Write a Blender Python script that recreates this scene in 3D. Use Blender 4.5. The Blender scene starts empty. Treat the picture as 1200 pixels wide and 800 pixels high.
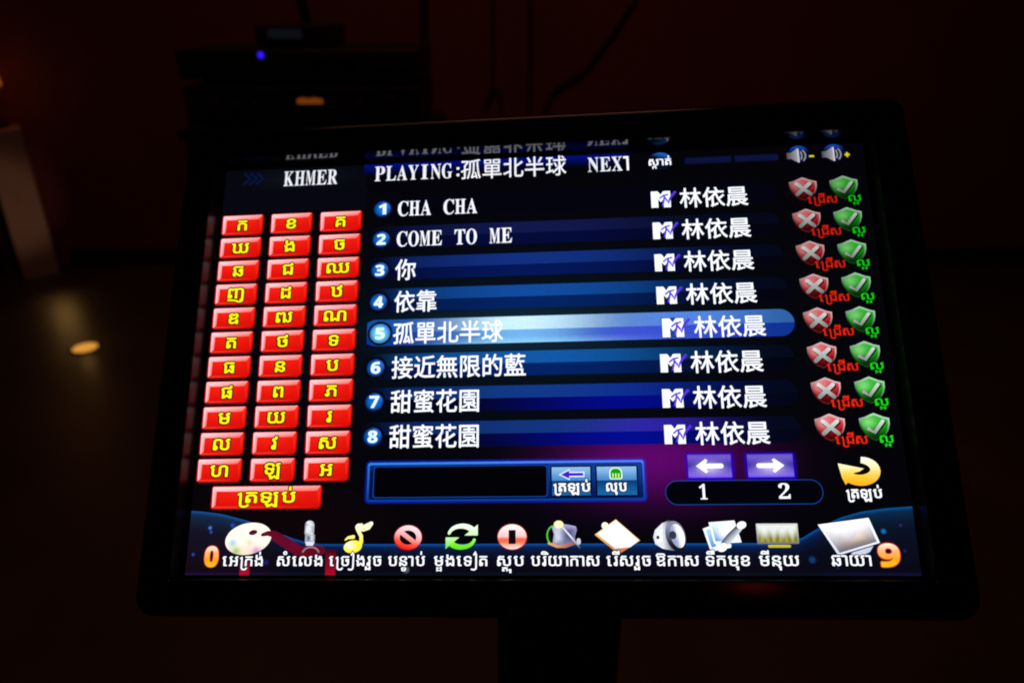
import bpy, math, random
from mathutils import Matrix, Vector
from mathutils.geometry import tessellate_polygon
PI = math.pi
sc = bpy.context.scene
COL = sc.collection
random.seed(7)

# ------------------------------------------------------------------ camera
cam = bpy.data.cameras.new('camera')
cam.sensor_width = 36.0
cam.lens = 25.5
cam.clip_start = 0.02
cam.clip_end = 60
cam.dof.use_dof = True
cam.dof.focus_distance = 0.406
cam.dof.aperture_fstop = 6.2
cam_ob = bpy.data.objects.new('camera', cam)
cam_ob.location = (0, 0, 1.35)
cam_ob.rotation_euler = (math.radians(65), 0, 0)
COL.objects.link(cam_ob)
sc.camera = cam_ob

# ------------------------------------------------------------------ world (a dark room: almost nothing comes from the world)
w = bpy.data.worlds.new('World')
sc.world = w
w.use_nodes = True
w.node_tree.nodes['Background'].inputs[0].default_value = (0.6, 0.2, 0.12, 1)
w.node_tree.nodes['Background'].inputs[1].default_value = 0.0004

sc.view_settings.view_transform = 'Standard'
sc.view_settings.look = 'None'
sc.view_settings.exposure = 0
sc.view_settings.gamma = 1
sc.view_settings.use_curve_mapping = False
sc.cycles.filter_width = 1.9
sc.cycles.use_denoising = True
sc.cycles.max_bounces = 6
sc.cycles.transparent_max_bounces = 16

# ------------------------------------------------------------------ room lamps and an added fill
def lamp(name, kind, loc, energy, color, radius=0.1, aim=None, spot=None, size=None):
    l = bpy.data.lights.new(name, kind)
    l.energy = energy
    l.color = color
    if kind == 'AREA':
        l.size = size
    else:
        l.shadow_soft_size = radius
    if spot:
        l.spot_size = math.radians(spot)
        l.spot_blend = 0.8
    o = bpy.data.objects.new(name, l)
    o.location = loc
    if aim:
        o.rotation_euler = (Vector(aim) - Vector(loc)).to_track_quat('-Z', 'Y').to_euler()
    COL.objects.link(o)
    return o

RED_LAMP = lamp('red_room_lamp', 'AREA', (0.0, 1.0, 3.1), 3.9, (1.0, 0.30, 0.17), aim=(0.2, 3.9, 1.2), size=0.8)
ROOM = lamp('overhead_fill', 'AREA', (-0.3, 0.9, 3.25), 1.5, (1.0, 0.50, 0.30), aim=(-0.3, 1.3, 0), size=1.2)  # added overhead fill that brightens the floor
FILL = lamp('red_back_lamp', 'POINT', (0.435, -1.506, 2.305), 0.22, (1.0, 0.06, 0.05), radius=0.045)

# ------------------------------------------------------------------ helpers
def lin(v):
    v = v / 255.0
    return v / 12.92 if v <= 0.04045 else ((v + 0.055) / 1.055) ** 2.4

def rgb(r, g, b, a=1.0):
    return (lin(r), lin(g), lin(b), a)

def mixc(a, b, t):
    t = min(1.0, max(0.0, t))
    return tuple(a[i] + (b[i] - a[i]) * t for i in range(4))

def sstep(a, b, x):
    t = min(1.0, max(0.0, (x - a) / (b - a)))
    return t * t * (3 - 2 * t)

def ramp(stops, t):
    if t <= stops[0][0]:
        return stops[0][1]
    for (a, ca), (b, cb) in zip(stops, stops[1:]):
        if t <= b:
            return mixc(ca, cb, (t - a) / (b - a))
    return stops[-1][1]

def mat(name, base, rough=0.5, spec=0.5, ior=1.5, noise=None, bump=None, emit=None, estr=1.0, metal=0.0):
    m = bpy.data.materials.new(name)
    m.use_nodes = True
    nt = m.node_tree
    p = nt.nodes['Principled BSDF']
    p.inputs['Base Color'].default_value = (*base, 1)
    p.inputs['Roughness'].default_value = rough
    p.inputs['Specular IOR Level'].default_value = spec
    p.inputs['IOR'].default_value = ior
    p.inputs['Metallic'].default_value = metal
    if noise or bump:
        tc = nt.nodes.new('ShaderNodeTexCoord')
        nz = nt.nodes.new('ShaderNodeTexNoise')
        sc_, lo, hi = noise or (bump[0], 1, 1)
        nz.inputs['Scale'].default_value = sc_
        nz.inputs['Detail'].default_value = 8
        nt.links.new(tc.outputs['Object'], nz.inputs['Vector'])
        if noise:
            rp = nt.nodes.new('ShaderNodeValToRGB')
            rp.color_ramp.elements[0].position = 0.3
            rp.color_ramp.elements[1].position = 0.72
            rp.color_ramp.elements[0].color = (*[c * lo for c in base], 1)
            rp.color_ramp.elements[1].color = (*[c * hi for c in base], 1)
            nt.links.new(nz.outputs['Fac'], rp.inputs['Fac'])
            nt.links.new(rp.outputs['Color'], p.inputs['Base Color'])
        if bump:
            bp = nt.nodes.new('ShaderNodeBump')
            bp.inputs['Strength'].default_value = bump[1]
            bp.inputs['Distance'].default_value = 0.002
            nt.links.new(nz.outputs['Fac'], bp.inputs['Height'])
            nt.links.new(bp.outputs['Normal'], p.inputs['Normal'])
    if emit:
        p.inputs['Emission Color'].default_value = (*emit, 1)
        p.inputs['Emission Strength'].default_value = estr
    return m

def screen_material():
    # what the lit panel shows: colour and opacity of every drawn element come from its mesh
    m = bpy.data.materials.new('lit_display')
    m.use_nodes = True
    nt = m.node_tree
    p = nt.nodes['Principled BSDF']
    at = nt.nodes.new('ShaderNodeAttribute')
    at.attribute_name = 'pixel'
    p.inputs['Base Color'].default_value = (0.004, 0.004, 0.004, 1)
    p.inputs['Roughness'].default_value = 0.12
    p.inputs['Specular IOR Level'].default_value = 0.06
    # faint line structure of the panel
    tc = nt.nodes.new('ShaderNodeTexCoord')
    wv = nt.nodes.new('ShaderNodeTexWave')
    wv.wave_type = 'BANDS'
    wv.bands_direction = 'X'
    wv.inputs['Scale'].default_value = 240.0
    mr = nt.nodes.new('ShaderNodeMapRange')
    mr.inputs['To Min'].default_value = 1.08
    mr.inputs['To Max'].default_value = 1.22
    nz = nt.nodes.new('ShaderNodeTexNoise')
    nz.inputs['Scale'].default_value = 420.0
    nz.inputs['Detail'].default_value = 4
    mr2 = nt.nodes.new('ShaderNodeMapRange')
    mr2.inputs['From Min'].default_value = 0.25
    mr2.inputs['From Max'].default_value = 0.75
    mr2.inputs['To Min'].default_value = 0.95
    mr2.inputs['To Max'].default_value = 1.05
    mu = nt.nodes.new('ShaderNodeMath')
    mu.operation = 'MULTIPLY'
    nt.links.new(tc.outputs['Object'], wv.inputs['Vector'])
    nt.links.new(tc.outputs['Object'], nz.inputs['Vector'])
    nt.links.new(wv.outputs['Fac'], mr.inputs['Value'])
    nt.links.new(nz.outputs['Fac'], mr2.inputs['Value'])
    nt.links.new(mr.outputs['Result'], mu.inputs[0])
    nt.links.new(mr2.outputs['Result'], mu.inputs[1])
    nt.links.new(at.outputs['Color'], p.inputs['Emission Color'])
    nt.links.new(mu.outputs['Value'], p.inputs['Emission Strength'])
    nt.links.new(at.outputs['Alpha'], p.inputs['Alpha'])
    m.cycles.emission_sampling = 'NONE'
    return m

M_LCD = screen_material()
M_BEZEL = mat('glossy_black_bezel', (0.006, 0.006, 0.007), 0.12, 0.3, 1.45)
M_LIP = mat('glossy_black_lip', (0.006, 0.006, 0.007), 0.10, 0.6, 1.6)
M_SATIN = mat('satin_black_lip', (0.006, 0.006, 0.007), 0.34, 0.3, 1.4)
M_BLACK = mat('black_powder_coat', (0.008, 0.008, 0.009), 0.5, bump=(400, 0.3))
M_DARKMETAL = mat('black_metal_case', (0.012, 0.012, 0.013), 0.42, noise=(30, 0.7, 1.2))

def tag(o, label=None, cat=None, group=None, kind=None):
    if label: o['label'] = label
    if cat: o['category'] = cat
    if group: o['group'] = group
    if kind: o['kind'] = kind
    return o

def empty(name, loc):
    o = bpy.data.objects.new(name, None)
    o.empty_display_size = 0.1
    o.location = loc
    COL.objects.link(o)
    return o

def mesh_obj(name, verts, faces, material, parent=None, smooth=False, bevel=0, seg=3):
    me = bpy.data.meshes.new(name)
    me.from_pydata([tuple(v) for v in verts], [], faces)
    me.update()
    if smooth:
        for p in me.polygons: p.use_smooth = True
    me.materials.append(material)
    o = bpy.data.objects.new(name, me)
    COL.objects.link(o)
    if parent: o.parent = parent
    if bevel:
        b = o.modifiers.new('bevel', 'BEVEL')
        b.width = bevel
        b.segments = seg
        b.limit_method = 'ANGLE'
        for p in me.polygons: p.use_smooth = True
        b.harden_normals = True
    return o

def box_data(x0, x1, y0, y1, z0, z1):
    v = [(x0,y0,z0),(x1,y0,z0),(x1,y1,z0),(x0,y1,z0),(x0,y0,z1),(x1,y0,z1),(x1,y1,z1),(x0,y1,z1)]
    f = [(0,3,2,1),(4,5,6,7),(0,1,5,4),(1,2,6,5),(2,3,7,6),(3,0,4,7)]
    return v, f

def join(parts):
    V, F = [], []
    for v, f in parts:
        n = len(V)
        V += list(v)
        F += [tuple(i + n for i in q) for q in f]
    return V, F

def cyl_data(c, axis, r0, r1, h, n=32, cap=True):
    a = Vector(axis).normalized()
    q = Vector((0, 0, 1)).rotation_difference(a)
    V, F = [], []
    for k, r in ((0, r0), (h, r1)):
        for i in range(n):
            t = 2 * PI * i / n
            V.append(Vector(c) + q @ Vector((r * math.cos(t), r * math.sin(t), k)))
    for i in range(n):
        j = (i + 1) % n
        F.append((i, j, n + j, n + i))
    if cap:
        F.append(tuple(range(n - 1, -1, -1)))
        F.append(tuple(range(n, 2 * n)))
    return V, F

def lathe_data(prof, n=40):
    V, F = [], []
    for r, z in prof:
        for i in range(n):
            t = 2 * PI * i / n
            V.append((r * math.cos(t), r * math.sin(t), z))
    for k in range(len(prof) - 1):
        for i in range(n):
            j = (i + 1) % n
            F.append((k*n+i, k*n+j, (k+1)*n+j, (k+1)*n+i))
    return V, F

def tube_data(pts, r, n=10):
    V, F = [], []
    pts = [Vector(p) for p in pts]
    for k, p in enumerate(pts):
        d = (pts[min(k+1, len(pts)-1)] - pts[max(k-1, 0)]).normalized()
        u = d.cross(Vector((0.13, 1, 0.07))).normalized()
        v = d.cross(u)
        for i in range(n):
            t = 2 * PI * i / n
            V.append(p + r * (math.cos(t) * u + math.sin(t) * v))
    for k in range(len(pts) - 1):
        for i in range(n):
            j = (i + 1) % n
            F.append((k*n+i, k*n+j, (k+1)*n+j, (k+1)*n+i))
    F.append(tuple(range(n - 1, -1, -1)))
    F.append(tuple((len(pts)-1)*n + i for i in range(n)))
    return V, F

# ------------------------------------------------------------------ the room
def sheet(name, verts, m):
    o = mesh_obj(name, verts, [tuple(range(len(verts)))], m)
    o['kind'] = 'structure'
    return o

M_FLOOR = mat('dark_polished_floor', (0.14, 0.11, 0.075), 0.36, 0.6, 1.6, noise=(2.2, 0.7, 1.15), bump=(9, 0.25))
M_WALL = mat('dark_red_painted_wall', (0.22, 0.07, 0.06), 0.85, 0.2, noise=(1.6, 0.82, 1.1), bump=(70, 0.3))
sheet('floor', [(-7, -4, 0), (7, -4, 0), (7, 4.0, 0), (-7, 4.0, 0)], M_FLOOR)
sheet('back_wall', [(-7, 3.95, -0.02), (7, 3.95, -0.02), (7, 3.95, 3.4), (-7, 3.95, 3.4)], M_WALL)
v, f = box_data(-2.5, 7, 3.925, 3.949, 0.002, 0.09)
tag(mesh_obj('skirting_board', v, f, mat('dark_skirting', (0.03, 0.022, 0.02), 0.4), bevel=0.004), kind='structure')

# pedestal with the amber lamp, far left
px, py = -2.605, 3.80
ped = empty('pedestal', (px, py, 0))
ped.rotation_euler = (0, 0, math.atan2(2.6, 3.8))
M_PALE = mat('pale_laminate', (0.55, 0.45, 0.40), 0.6, 0.3, noise=(6, 0.85, 1.08))
v, f = box_data(-0.085, 0.085, -0.085, 0.085, 0.03, 0.74)
mesh_obj('pedestal_column', v, f, M_PALE, ped, bevel=0.004)
v, f = box_data(-0.088, 0.088, -0.088, 0.088, 0.741, 0.775)
mesh_obj('pedestal_top', v, f, M_PALE, ped, bevel=0.004)
v, f = box_data(-0.082, 0.082, -0.082, 0.082, 0.0, 0.029)
mesh_obj('plinth', v, f, M_PALE, ped, bevel=0.003)
tag(ped, 'pale narrow pedestal dimly lit at the far left wall', 'pedestal')

tl = empty('table_lamp', (px - 0.01, py, 0.776))
v, f = lathe_data([(0.0, 0), (0.055, 0), (0.055, 0.012), (0.02, 0.022), (0.012, 0.05), (0.012, 0.19), (0.0, 0.19)])
mesh_obj('lamp_base', v, f, M_BLACK, tl, smooth=True)
v, f = lathe_data([(0.068, 0.20), (0.060, 0.27), (0.046, 0.32), (0.0, 0.32)])
mesh_obj('lamp_shade', v, f, mat('glowing_amber_shade', (0.5, 0.2, 0.05), 0.6, emit=(1.0, 0.26, 0.02), estr=0.30), tl, smooth=True)
tag(tl, 'small glowing amber lamp at the left edge above the pale pedestal', 'lamp')
lamp('amber_lamp_light', 'POINT', (px + 0.02, py - 0.1, 1.02), 0.09, (1.0, 0.36, 0.12), radius=0.05)
lamp('floor_streak_fill', 'SPOT', (-2.44, 3.66, 0.24), 0.28, (1.0, 0.54, 0.14), radius=0.06, aim=(-2.12, 3.20, 0), spot=70)  # added spot in the air before the pedestal, makes the golden floor streak

# black speaker cabinet left of the pedestal
spk = empty('speaker_cabinet', (-3.0, 3.55, 0))
v, f = box_data(-0.30, 0.235, -0.2, 0.2, 0.0, 0.72)
mesh_obj('cabinet_box', v, f, M_BLACK, spk, bevel=0.008)
v, f = box_data(-0.27, 0.205, -0.212, -0.2005, 0.05, 0.68)
mesh_obj('grille', v, f, mat('speaker_grille_cloth', (0.006, 0.006, 0.006), 0.9, bump=(900, 0.6)), spk, bevel=0.004)
tag(spk, 'dark box-shaped cabinet standing left of the pale pedestal', 'cabinet')

# round amber lamp let into the floor
fl = empty('floor_light', (-1.842, 2.825, 0))
v, f = lathe_data([(0.050, 0.004), (0.062, 0.004), (0.066, 0.0)])
mesh_obj('trim_ring', v, f, mat('brushed_trim', (0.25, 0.22, 0.2), 0.4, metal=1.0), fl, smooth=True)
v, f = lathe_data([(0.0, 0.006), (0.030, 0.0055), (0.050, 0.0035)])
mesh_obj('lens', v, f, mat('glowing_amber_lens', (0.5, 0.25, 0.05), 0.4, emit=(1.0, 0.44, 0.06), estr=0.66), fl, smooth=True)
tag(fl, 'small round amber light shining low on the dark floor', 'floor light')
lamp('pedestal_fill_spot', 'SPOT', (-1.90, 2.90, 0.10), 2.6, (1.0, 0.46, 0.28), radius=0.04, aim=(-2.66, 3.75, 0.40), spot=32)  # added spot near the floor light, brightens the pedestal front
lamp('floor_light_glow', 'POINT', (-1.842, 2.825, 0.07), 0.02, (1.0, 0.5, 0.15), radius=0.03)

# ------------------------------------------------------------------ equipment on its stand behind the screen
rack = empty('equipment_stand', (-0.442, 1.75, 0))
for sx in (-0.255, 0.255):
    for sy in (-0.13, 0.13):
        v, f = box_data(sx - 0.012, sx + 0.012, sy - 0.012, sy + 0.012, 0.0, 1.08)
        mesh_obj('post', v, f, M_BLACK, rack, bevel=0.002)
for z in (0.12, 0.6, 1.081):
    v, f = box_data(-0.275, 0.275, -0.155, 0.155, z, z + 0.022)
    mesh_obj('shelf', v, f, M_BLACK, rack, bevel=0.002)
tag(rack, 'black open stand carrying the stacked audio units behind the screen', 'stand')

def audio_unit(name, z, h, label, dx=0.0, wd=0.245):
    a = empty(name, (-0.442 + dx, 1.75, z))
    for sx in (-1, 1):
        for sy in (-1, 1):
            v, f = cyl_data((sx * wd * 0.82, sy * 0.11, 0), (0, 0, 1), 0.012, 0.014, 0.011)
            mesh_obj('foot', v, f, M_BLACK, a, smooth=False)
    v, f = box_data(-wd, wd, -0.145, 0.14, 0.011, h)
    mesh_obj('case', v, f, M_DARKMETAL, a, bevel=0.003)
    v, f = box_data(-wd - 0.002, wd + 0.002, -0.155, -0.1455, 0.012, h - 0.001)
    mesh_obj('front_panel', v, f, M_DARKMETAL, a, bevel=0.002)
    tag(a, label, 'audio unit')
    return a

def knob(parent, x, z, r, y=-0.1555):
    v, f = cyl_data((x, y, z), (0, -1, 0), r, r * 0.9, 0.014, 24)
    mesh_obj('knob', v, f, M_BLACK, parent, bevel=0.001)

amp = audio_unit('amplifier', 1.104, 0.088, 'lower black audio unit with a dim orange display')
v, f = box_data(-0.028, 0.058, -0.1585, -0.1555, 0.047, 0.074)
d = mesh_obj('display_window', v, f, M_BEZEL, amp)
mo = mat('orange_segments', (0.1, 0.03, 0.0), 0.4, emit=(0.75, 0.17, 0.02), estr=0.26)
# dim orange level segments
segs = []
xx = -0.008
for k in range(7):
    hgt = 0.010 + 0.0012 * ((k * 5) % 3)
    segs.append(box_data(xx, xx + 0.0058, -0.1600, -0.1588, 0.054, 0.054 + hgt))
    xx += 0.0078
mesh_obj('level_segments', *join(segs), mo, d)
for xk, r in ((-0.19, 0.016), (-0.14, 0.010), (-0.10, 0.010), (0.12, 0.010), (0.185, 0.020)):
    knob(amp, xk, 0.05, r)

rec = audio_unit('media_player', 1.193, 0.070, 'upper black audio unit with a round blue light')
v, f = lathe_data([(0.0, 0.003), (0.0045, 0.0024), (0.0062, 0.0)], 24)
v = [(a - 0.073, -0.1556 - c, b + 0.060) for a, b, c in v]
mesh_obj('power_light', v, f, mat('blue_light', (0.02, 0.02, 0.3), 0.3, emit=(0.03, 0.01, 1.0), estr=1.15), rec, smooth=True)
v, f = box_data(-0.02, 0.12, -0.1575, -0.1555, 0.028, 0.05)
mesh_obj('disc_tray', v, f, M_BEZEL, rec, bevel=0.001)
for xk in (0.16, 0.19, 0.22):
    knob(rec, xk, 0.04, 0.007)

rcv = empty('wireless_receiver', (-0.470, 1.74, 1.264))
v, f = box_data(-0.065, 0.085, -0.10, 0.08, 0.004, 0.044)
mesh_obj('case', v, f, M_DARKMETAL, rcv, bevel=0.003)
for sx in (-0.05, 0.07):
    v, f = cyl_data((sx, -0.06, 0), (0, 0, 1), 0.008, 0.009, 0.0045)
    mesh_obj('foot', v, f, M_BLACK, rcv)
v, f = box_data(-0.038, 0.032, -0.104, -0.1005, 0.018, 0.037)
mesh_obj('display_window', v, f, mat('dim_grey_display', (0.02, 0.025, 0.03), 0.3, emit=(0.25, 0.34, 0.45), estr=0.012), rcv)
v, f = cyl_data((0.0, 0.07, 0.0445), (-0.12, 0, 1), 0.012, 0.009, 0.26, 16)
mesh_obj('antenna', v, f, M_BLACK, rcv, smooth=True)
tag(rcv, 'small box with a faint grey display on top of the upper audio unit', 'receiver')

# cables hanging down the wall
M_CABLE = mat('black_rubber_cable', (0.035, 0.014, 0.012), 0.6)
def cable(pts, r, label):
    P = [Vector(p) for p in pts]
    out = []
    for k in range(len(P) - 1):
        p0, p1, p2, p3 = P[max(k-1, 0)], P[k], P[k+1], P[min(k+2, len(P)-1)]
        for i in range(10):
            t = i / 10
            out.append(0.5 * ((2*p1) + (p2-p0)*t + (2*p0-5*p1+4*p2-p3)*t*t + (3*p1-p0-3*p2+p3)*t**3))
    out.append(P[-1])
    base = P[-1].copy()
    v, f = tube_data([p - base for p in out], r)
    o = mesh_obj('hanging_cable', v, f, M_CABLE, smooth=True)
    o.location = base
    tag(o, label, 'cable', 'dark cables hanging against the red wall')
cable([(-0.43, 3.93, 2.6), (-0.425, 3.92, 1.6), (-0.44, 3.92, 1.1), (-0.452, 3.92, 0.8), (-0.44, 3.92, 0.03)], 0.022, 'thick dark cable just right of the stacked audio units')
cable([(-0.09, 3.93, 2.6), (-0.095, 3.925, 1.5), (-0.10, 3.925, 1.0), (-0.14, 3.92, 0.86), (-0.06, 3.92, 0.9), (-0.09, 3.925, 0.03)], 0.008, 'thin dark cable looping between two others in the upper middle')
cable([(0.085, 3.93, 2.6), (0.09, 3.925, 1.4), (0.092, 3.925, 0.9), (0.09, 3.925, 0.03)], 0.010, 'straight thin dark cable hanging above the middle of the screen')
cable([(0.68, 3.92, 2.6), (0.62, 3.92, 1.5), (0.56, 3.92, 1.30), (0.38, 3.92, 1.05), (0.17, 3.92, 0.83), (0.12, 3.92, 0.03)], 0.011, 'slanting dark cable running diagonally right of the straight cable')

# ------------------------------------------------------------------ kiosk: placement of the screen
Rm = Matrix(((0.9965128197587892, 0.004142496017669113, 0.08333690528889567),
             (-0.02476201763476453, 0.9684548993495571, 0.24795554119336546),
             (-0.07968087938170854, -0.2491544654478076, 0.9651802991194831)))
tv = Vector((0.015618, 0.129311, 0.404135))
# screen local axes: x right, y up, z towards the viewer; origin at the lower left corner of the picture, metres
flip = Matrix(((1, 0, 0), (0, -1, 0), (0, 0, -1)))
Rl = flip @ Rm @ flip
origin = Rm @ Vector((-0.2059, 0.001, 0)) + tv
Ml = Rl.to_4x4()
Ml.translation = flip @ origin
Mcam = Matrix.Translation(cam_ob.location) @ cam_ob.rotation_euler.to_matrix().to_4x4()
M_SCREEN = Mcam @ Ml

BASE = Vector((0.033, 0.40, 0))
kiosk = empty('touch_screen_kiosk', BASE)
tag(kiosk, 'black touch screen kiosk with a brightly lit karaoke song list', 'touch screen')
to_local = Matrix.Translation(-BASE)

def kpart(name, verts, faces, m, bevel=0, seg=3, smooth=False, mm=True):
    if mm:
        verts = [(a / 1000, b / 1000, c / 1000) for a, b, c in verts]
    o = mesh_obj(name, verts, faces, m, kiosk, bevel=bevel, seg=seg, smooth=smooth)
    o.matrix_local = to_local @ M_SCREEN
    return o

def rrect(x0, y0, x1, y1, r, n=6):
    P = []
    if isinstance(r, (int, float)): r = (r,) * 4
    for (cx, cy, a0, q) in ((x1, y1, 0, r[0]), (x0, y1, 90, r[1]), (x0, y0, 180, r[2]), (x1, y0, 270, r[3])):
        sx = -1 if cx == x1 else 1
        sy = -1 if cy == y1 else 1
        for i in range(n + 1):
            a = math.radians(a0 + 90 * i / n)
            P.append((cx + sx * q + q * math.cos(a), cy + sy * q + q * math.sin(a)))
    return P

# bezel frame: outer rounded loop, front face, inner lip walls down to the glass
def bezel():
    n = 8
    ox0, oy0, ox1, oy1 = -21, -21, 432, 280
    ix0, iy0, ix1, iy1 = -2.0, -1.6, 411.6, 259.2
    loops = [  # (inset-outline, z)
        (rrect(ox0 + 1.2, oy0 + 1.2, ox1 - 1.2, oy1 - 1.2, 10, n), -14),
        (rrect(ox0, oy0, ox1, oy1, 11, n), -12),
        (rrect(ox0, oy0, ox1, oy1, 11, n), 11.0),
        (rrect(ox0 + 0.6, oy0 + 0.6, ox1 - 0.6, oy1 - 0.6, 10.4, n), 12.8),
        (rrect(ox0 + 2.0, oy0 + 2.0, ox1 - 2.0, oy1 - 2.0, 9, n), 13.8),
        (rrect(ox0 + 4.0, oy0 + 4.0, ox1 - 4.0, oy1 - 4.0, 7.5, n), 14.0),
        (rrect(ix0 - 0.7, iy0 - 0.7, ix1 + 0.7, iy1 + 0.7, 1.4, n), 14.0),
        (rrect(ix0 - 0.25, iy0 - 0.25, ix1 + 0.25, iy1 + 0.25, 0.9, n), 13.6),
        (rrect(ix0 - 0.25, iy0 - 0.25, ix1 + 0.25, iy1 + 0.25, 0.9, n), -2.0),
    ]
    V, F = [], []
    k = len(loops[0][0])
    for lp, z in loops:
        V += [(x, y, z) for x, y in lp]
    for a in range(len(loops) - 1):
        for i in range(k):
            j = (i + 1) % k
            F.append((a*k+i, a*k+j, (a+1)*k+j, (a+1)*k+i))
    o = kpart('bezel', V, F, M_BEZEL, smooth=True)
    es = o.modifiers.new('edge', 'EDGE_SPLIT')
    es.split_angle = math.radians(40)
    for nm, (x0, x1, y0, y1), m in (('top_lip', (ix0, ix1, iy1, iy1 + 0.2), M_LIP), ('bottom_lip', (ix0, ix1, iy0 - 0.2, iy0), M_SATIN),
                                    ('side_lip', (ix0 - 0.2, ix0, iy0, iy1), M_SATIN), ('side_lip', (ix1, ix1 + 0.2, iy0, iy1), M_SATIN)):
        v, f = box_data(x0, x1, y0, y1, -1.9, 13.0)
        kpart(nm, v, f, m)
    return o
bezel()
# housing behind: stepped shell
def shell(rects):
    V, F = [], []
    n = 6
    for (x0, y0, x1, y1, r, z) in rects:
        V += [(x, y, z) for x, y in rrect(x0, y0, x1, y1, r, n)]
    k = 4 * (n + 1)
    for a in range(len(rects) - 1):
        for i in range(k):
            j = (i + 1) % k
            F.append((a*k+i, a*k+j, (a+1)*k+j, (a+1)*k+i))
    F.append(tuple(range((len(rects)-1)*k, len(rects)*k))[::-1])
    return V, F
v, f = shell([(-19, -19, 430, 278, 10, -14.2), (-17, -17, 428, 276, 10, -22), (40, 30, 370, 230, 20, -38), (60, 45, 350, 215, 20, -44)])
f = [tuple(reversed(q)) for q in f]
kpart('housing', v, f, M_BLACK)
v, f = box_data(120, 320, 60, 190, -50, -44.2)
kpart('mount_plate', v, f, M_BLACK, bevel=0.001)
# column (upright, sloping top meeting the mount plate) and base
zc = 1.10
v = [(-0.043, -0.03, 0.02), (0.043, -0.03, 0.02), (0.043, 0.05, 0.02), (-0.043, 0.05, 0.02),
     (-0.043, -0.03, 1.035), (0.043, -0.03, 1.035), (0.043, 0.05, 1.10), (-0.043, 0.05, 1.10)]
f = [(0,3,2,1),(4,5,6,7),(0,1,5,4),(1,2,6,5),(2,3,7,6),(3,0,4,7)]
mesh_obj('column', v, f, M_BLACK, kiosk, bevel=0.004)
v, f = box_data(-0.20, 0.20, -0.16, 0.20, 0.0, 0.0195)
mesh_obj('base_plate', v, f, M_BLACK, kiosk, bevel=0.004)

# ------------------------------------------------------------------ what the display shows
class G:
    """collects coloured flat shapes in screen millimetres; z in hundredths of a millimetre above the panel"""
    def __init__(s): s.v, s.f, s.c = [], [], []
    def face(s, pts, cols, z):
        n = len(s.v)
        s.v += [(x / 1000, y / 1000, z / 100000) for x, y in pts]
        s.f.append(tuple(range(n, n + len(pts))))
        s.c += cols
    def grid(s, x0, y0, x1, y1, nx, ny, fn, z):
        for i in range(nx):
            for j in range(ny):
                a, b = x0 + (x1-x0)*i/nx, x0 + (x1-x0)*(i+1)/nx
                c, d = y0 + (y1-y0)*j/ny, y0 + (y1-y0)*(j+1)/ny
                P = [(a, c), (b, c), (b, d), (a, d)]
                s.face(P, [fn(*p) for p in P], z)
    def poly(s, pts, fn, z, rings=3, center=None):
        if not callable(fn):
            cc = fn; fn = lambda x, y: cc
        cx = sum(p[0] for p in pts) / len(pts); cy = sum(p[1] for p in pts) / len(pts)
        if center: cx, cy = center
        n = len(pts)
        L = [[(cx + (x-cx)*k/rings, cy + (y-cy)*k/rings) for x, y in pts] for k in range(rings + 1)]
        for k in range(rings):
            for i in range(n):
                j = (i + 1) % n
                if k == 0: P = [(cx, cy), L[1][i], L[1][j]]
                else: P = [L[k][i], L[k+1][i], L[k+1][j], L[k][j]]
                s.face(P, [fn(*p) for p in P], z)
    def flat(s, pts, col, z):
        s.face(pts, [col(*p) for p in pts] if callable(col) else [col] * len(pts), z)
    def stroke(s, pts, w, col, z, cap=True, closed=False):
        fn = col if callable(col) else (lambda x, y: col)
        ws = w if isinstance(w, (list, tuple)) else [w] * len(pts)
        m = len(pts)
        L, Rr = [], []
        for k in range(m):
            a = pts[(k-1) % m] if closed else pts[max(k-1, 0)]
            b = pts[(k+1) % m] if closed else pts[min(k+1, m-1)]
            dx, dy = b[0]-a[0], b[1]-a[1]
            q = math.hypot(dx, dy) or 1
            nx, ny = -dy/q * ws[k]/2, dx/q * ws[k]/2
            L.append((pts[k][0]+nx, pts[k][1]+ny)); Rr.append((pts[k][0]-nx, pts[k][1]-ny))
        for k in range(m if closed else m - 1):
            j = (k + 1) % m
            P = [Rr[k], Rr[j], L[j], L[k]]
            s.face(P, [fn(*p) for p in P], z)
        if cap and not closed:
            for k in (0, m - 1):
                s.poly(ell(pts[k][0], pts[k][1], ws[k]/2, ws[k]/2, 12), fn, z + 0.15, 1)
    def frame(s, outer, inner, fo, fi, z):
        n = len(outer)
        fo_ = fo if callable(fo) else (lambda x, y: fo)
        fi_ = fi if callable(fi) else (lambda x, y: fi)
        for i in range(n):
            j = (i + 1) % n
            P = [outer[i], outer[j], inner[j], inner[i]]
            s.face(P, [fo_(*P[0]), fo_(*P[1]), fi_(*P[2]), fi_(*P[3])], z)
    def tris(s, tri, col, z):
        fn = col if callable(col) else (lambda x, y: col)
        for P in tri: s.face(P, [fn(*p) for p in P], z)
    def build(s, name, parent, label=None):
        me = bpy.data.meshes.new(name)
        me.from_pydata(s.v, [], s.f)
        at = me.color_attributes.new('pixel', 'FLOAT_COLOR', 'CORNER')
        at.data.foreach_set('color', [q for c in s.c for q in c])
        me.materials.append(M_LCD)
        me.update()
        o = bpy.data.objects.new(name, me)
        COL.objects.link(o)
        o.parent = parent
        if label: o['label'] = label
        return o

def ell(cx, cy, rx, ry, n=36, a0=0, a1=360, rot=0):
    P = []
    full = abs(a1 - a0) >= 360
    m = n if full else n + 1
    cr, sr = math.cos(math.radians(rot)), math.sin(math.radians(rot))
    for i in range(m):
        t = math.radians(a0 + (a1 - a0) * i / n)
        x, y = rx * math.cos(t), ry * math.sin(t)
        P.append((cx + x*cr - y*sr, cy + x*sr + y*cr))
    return P

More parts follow.
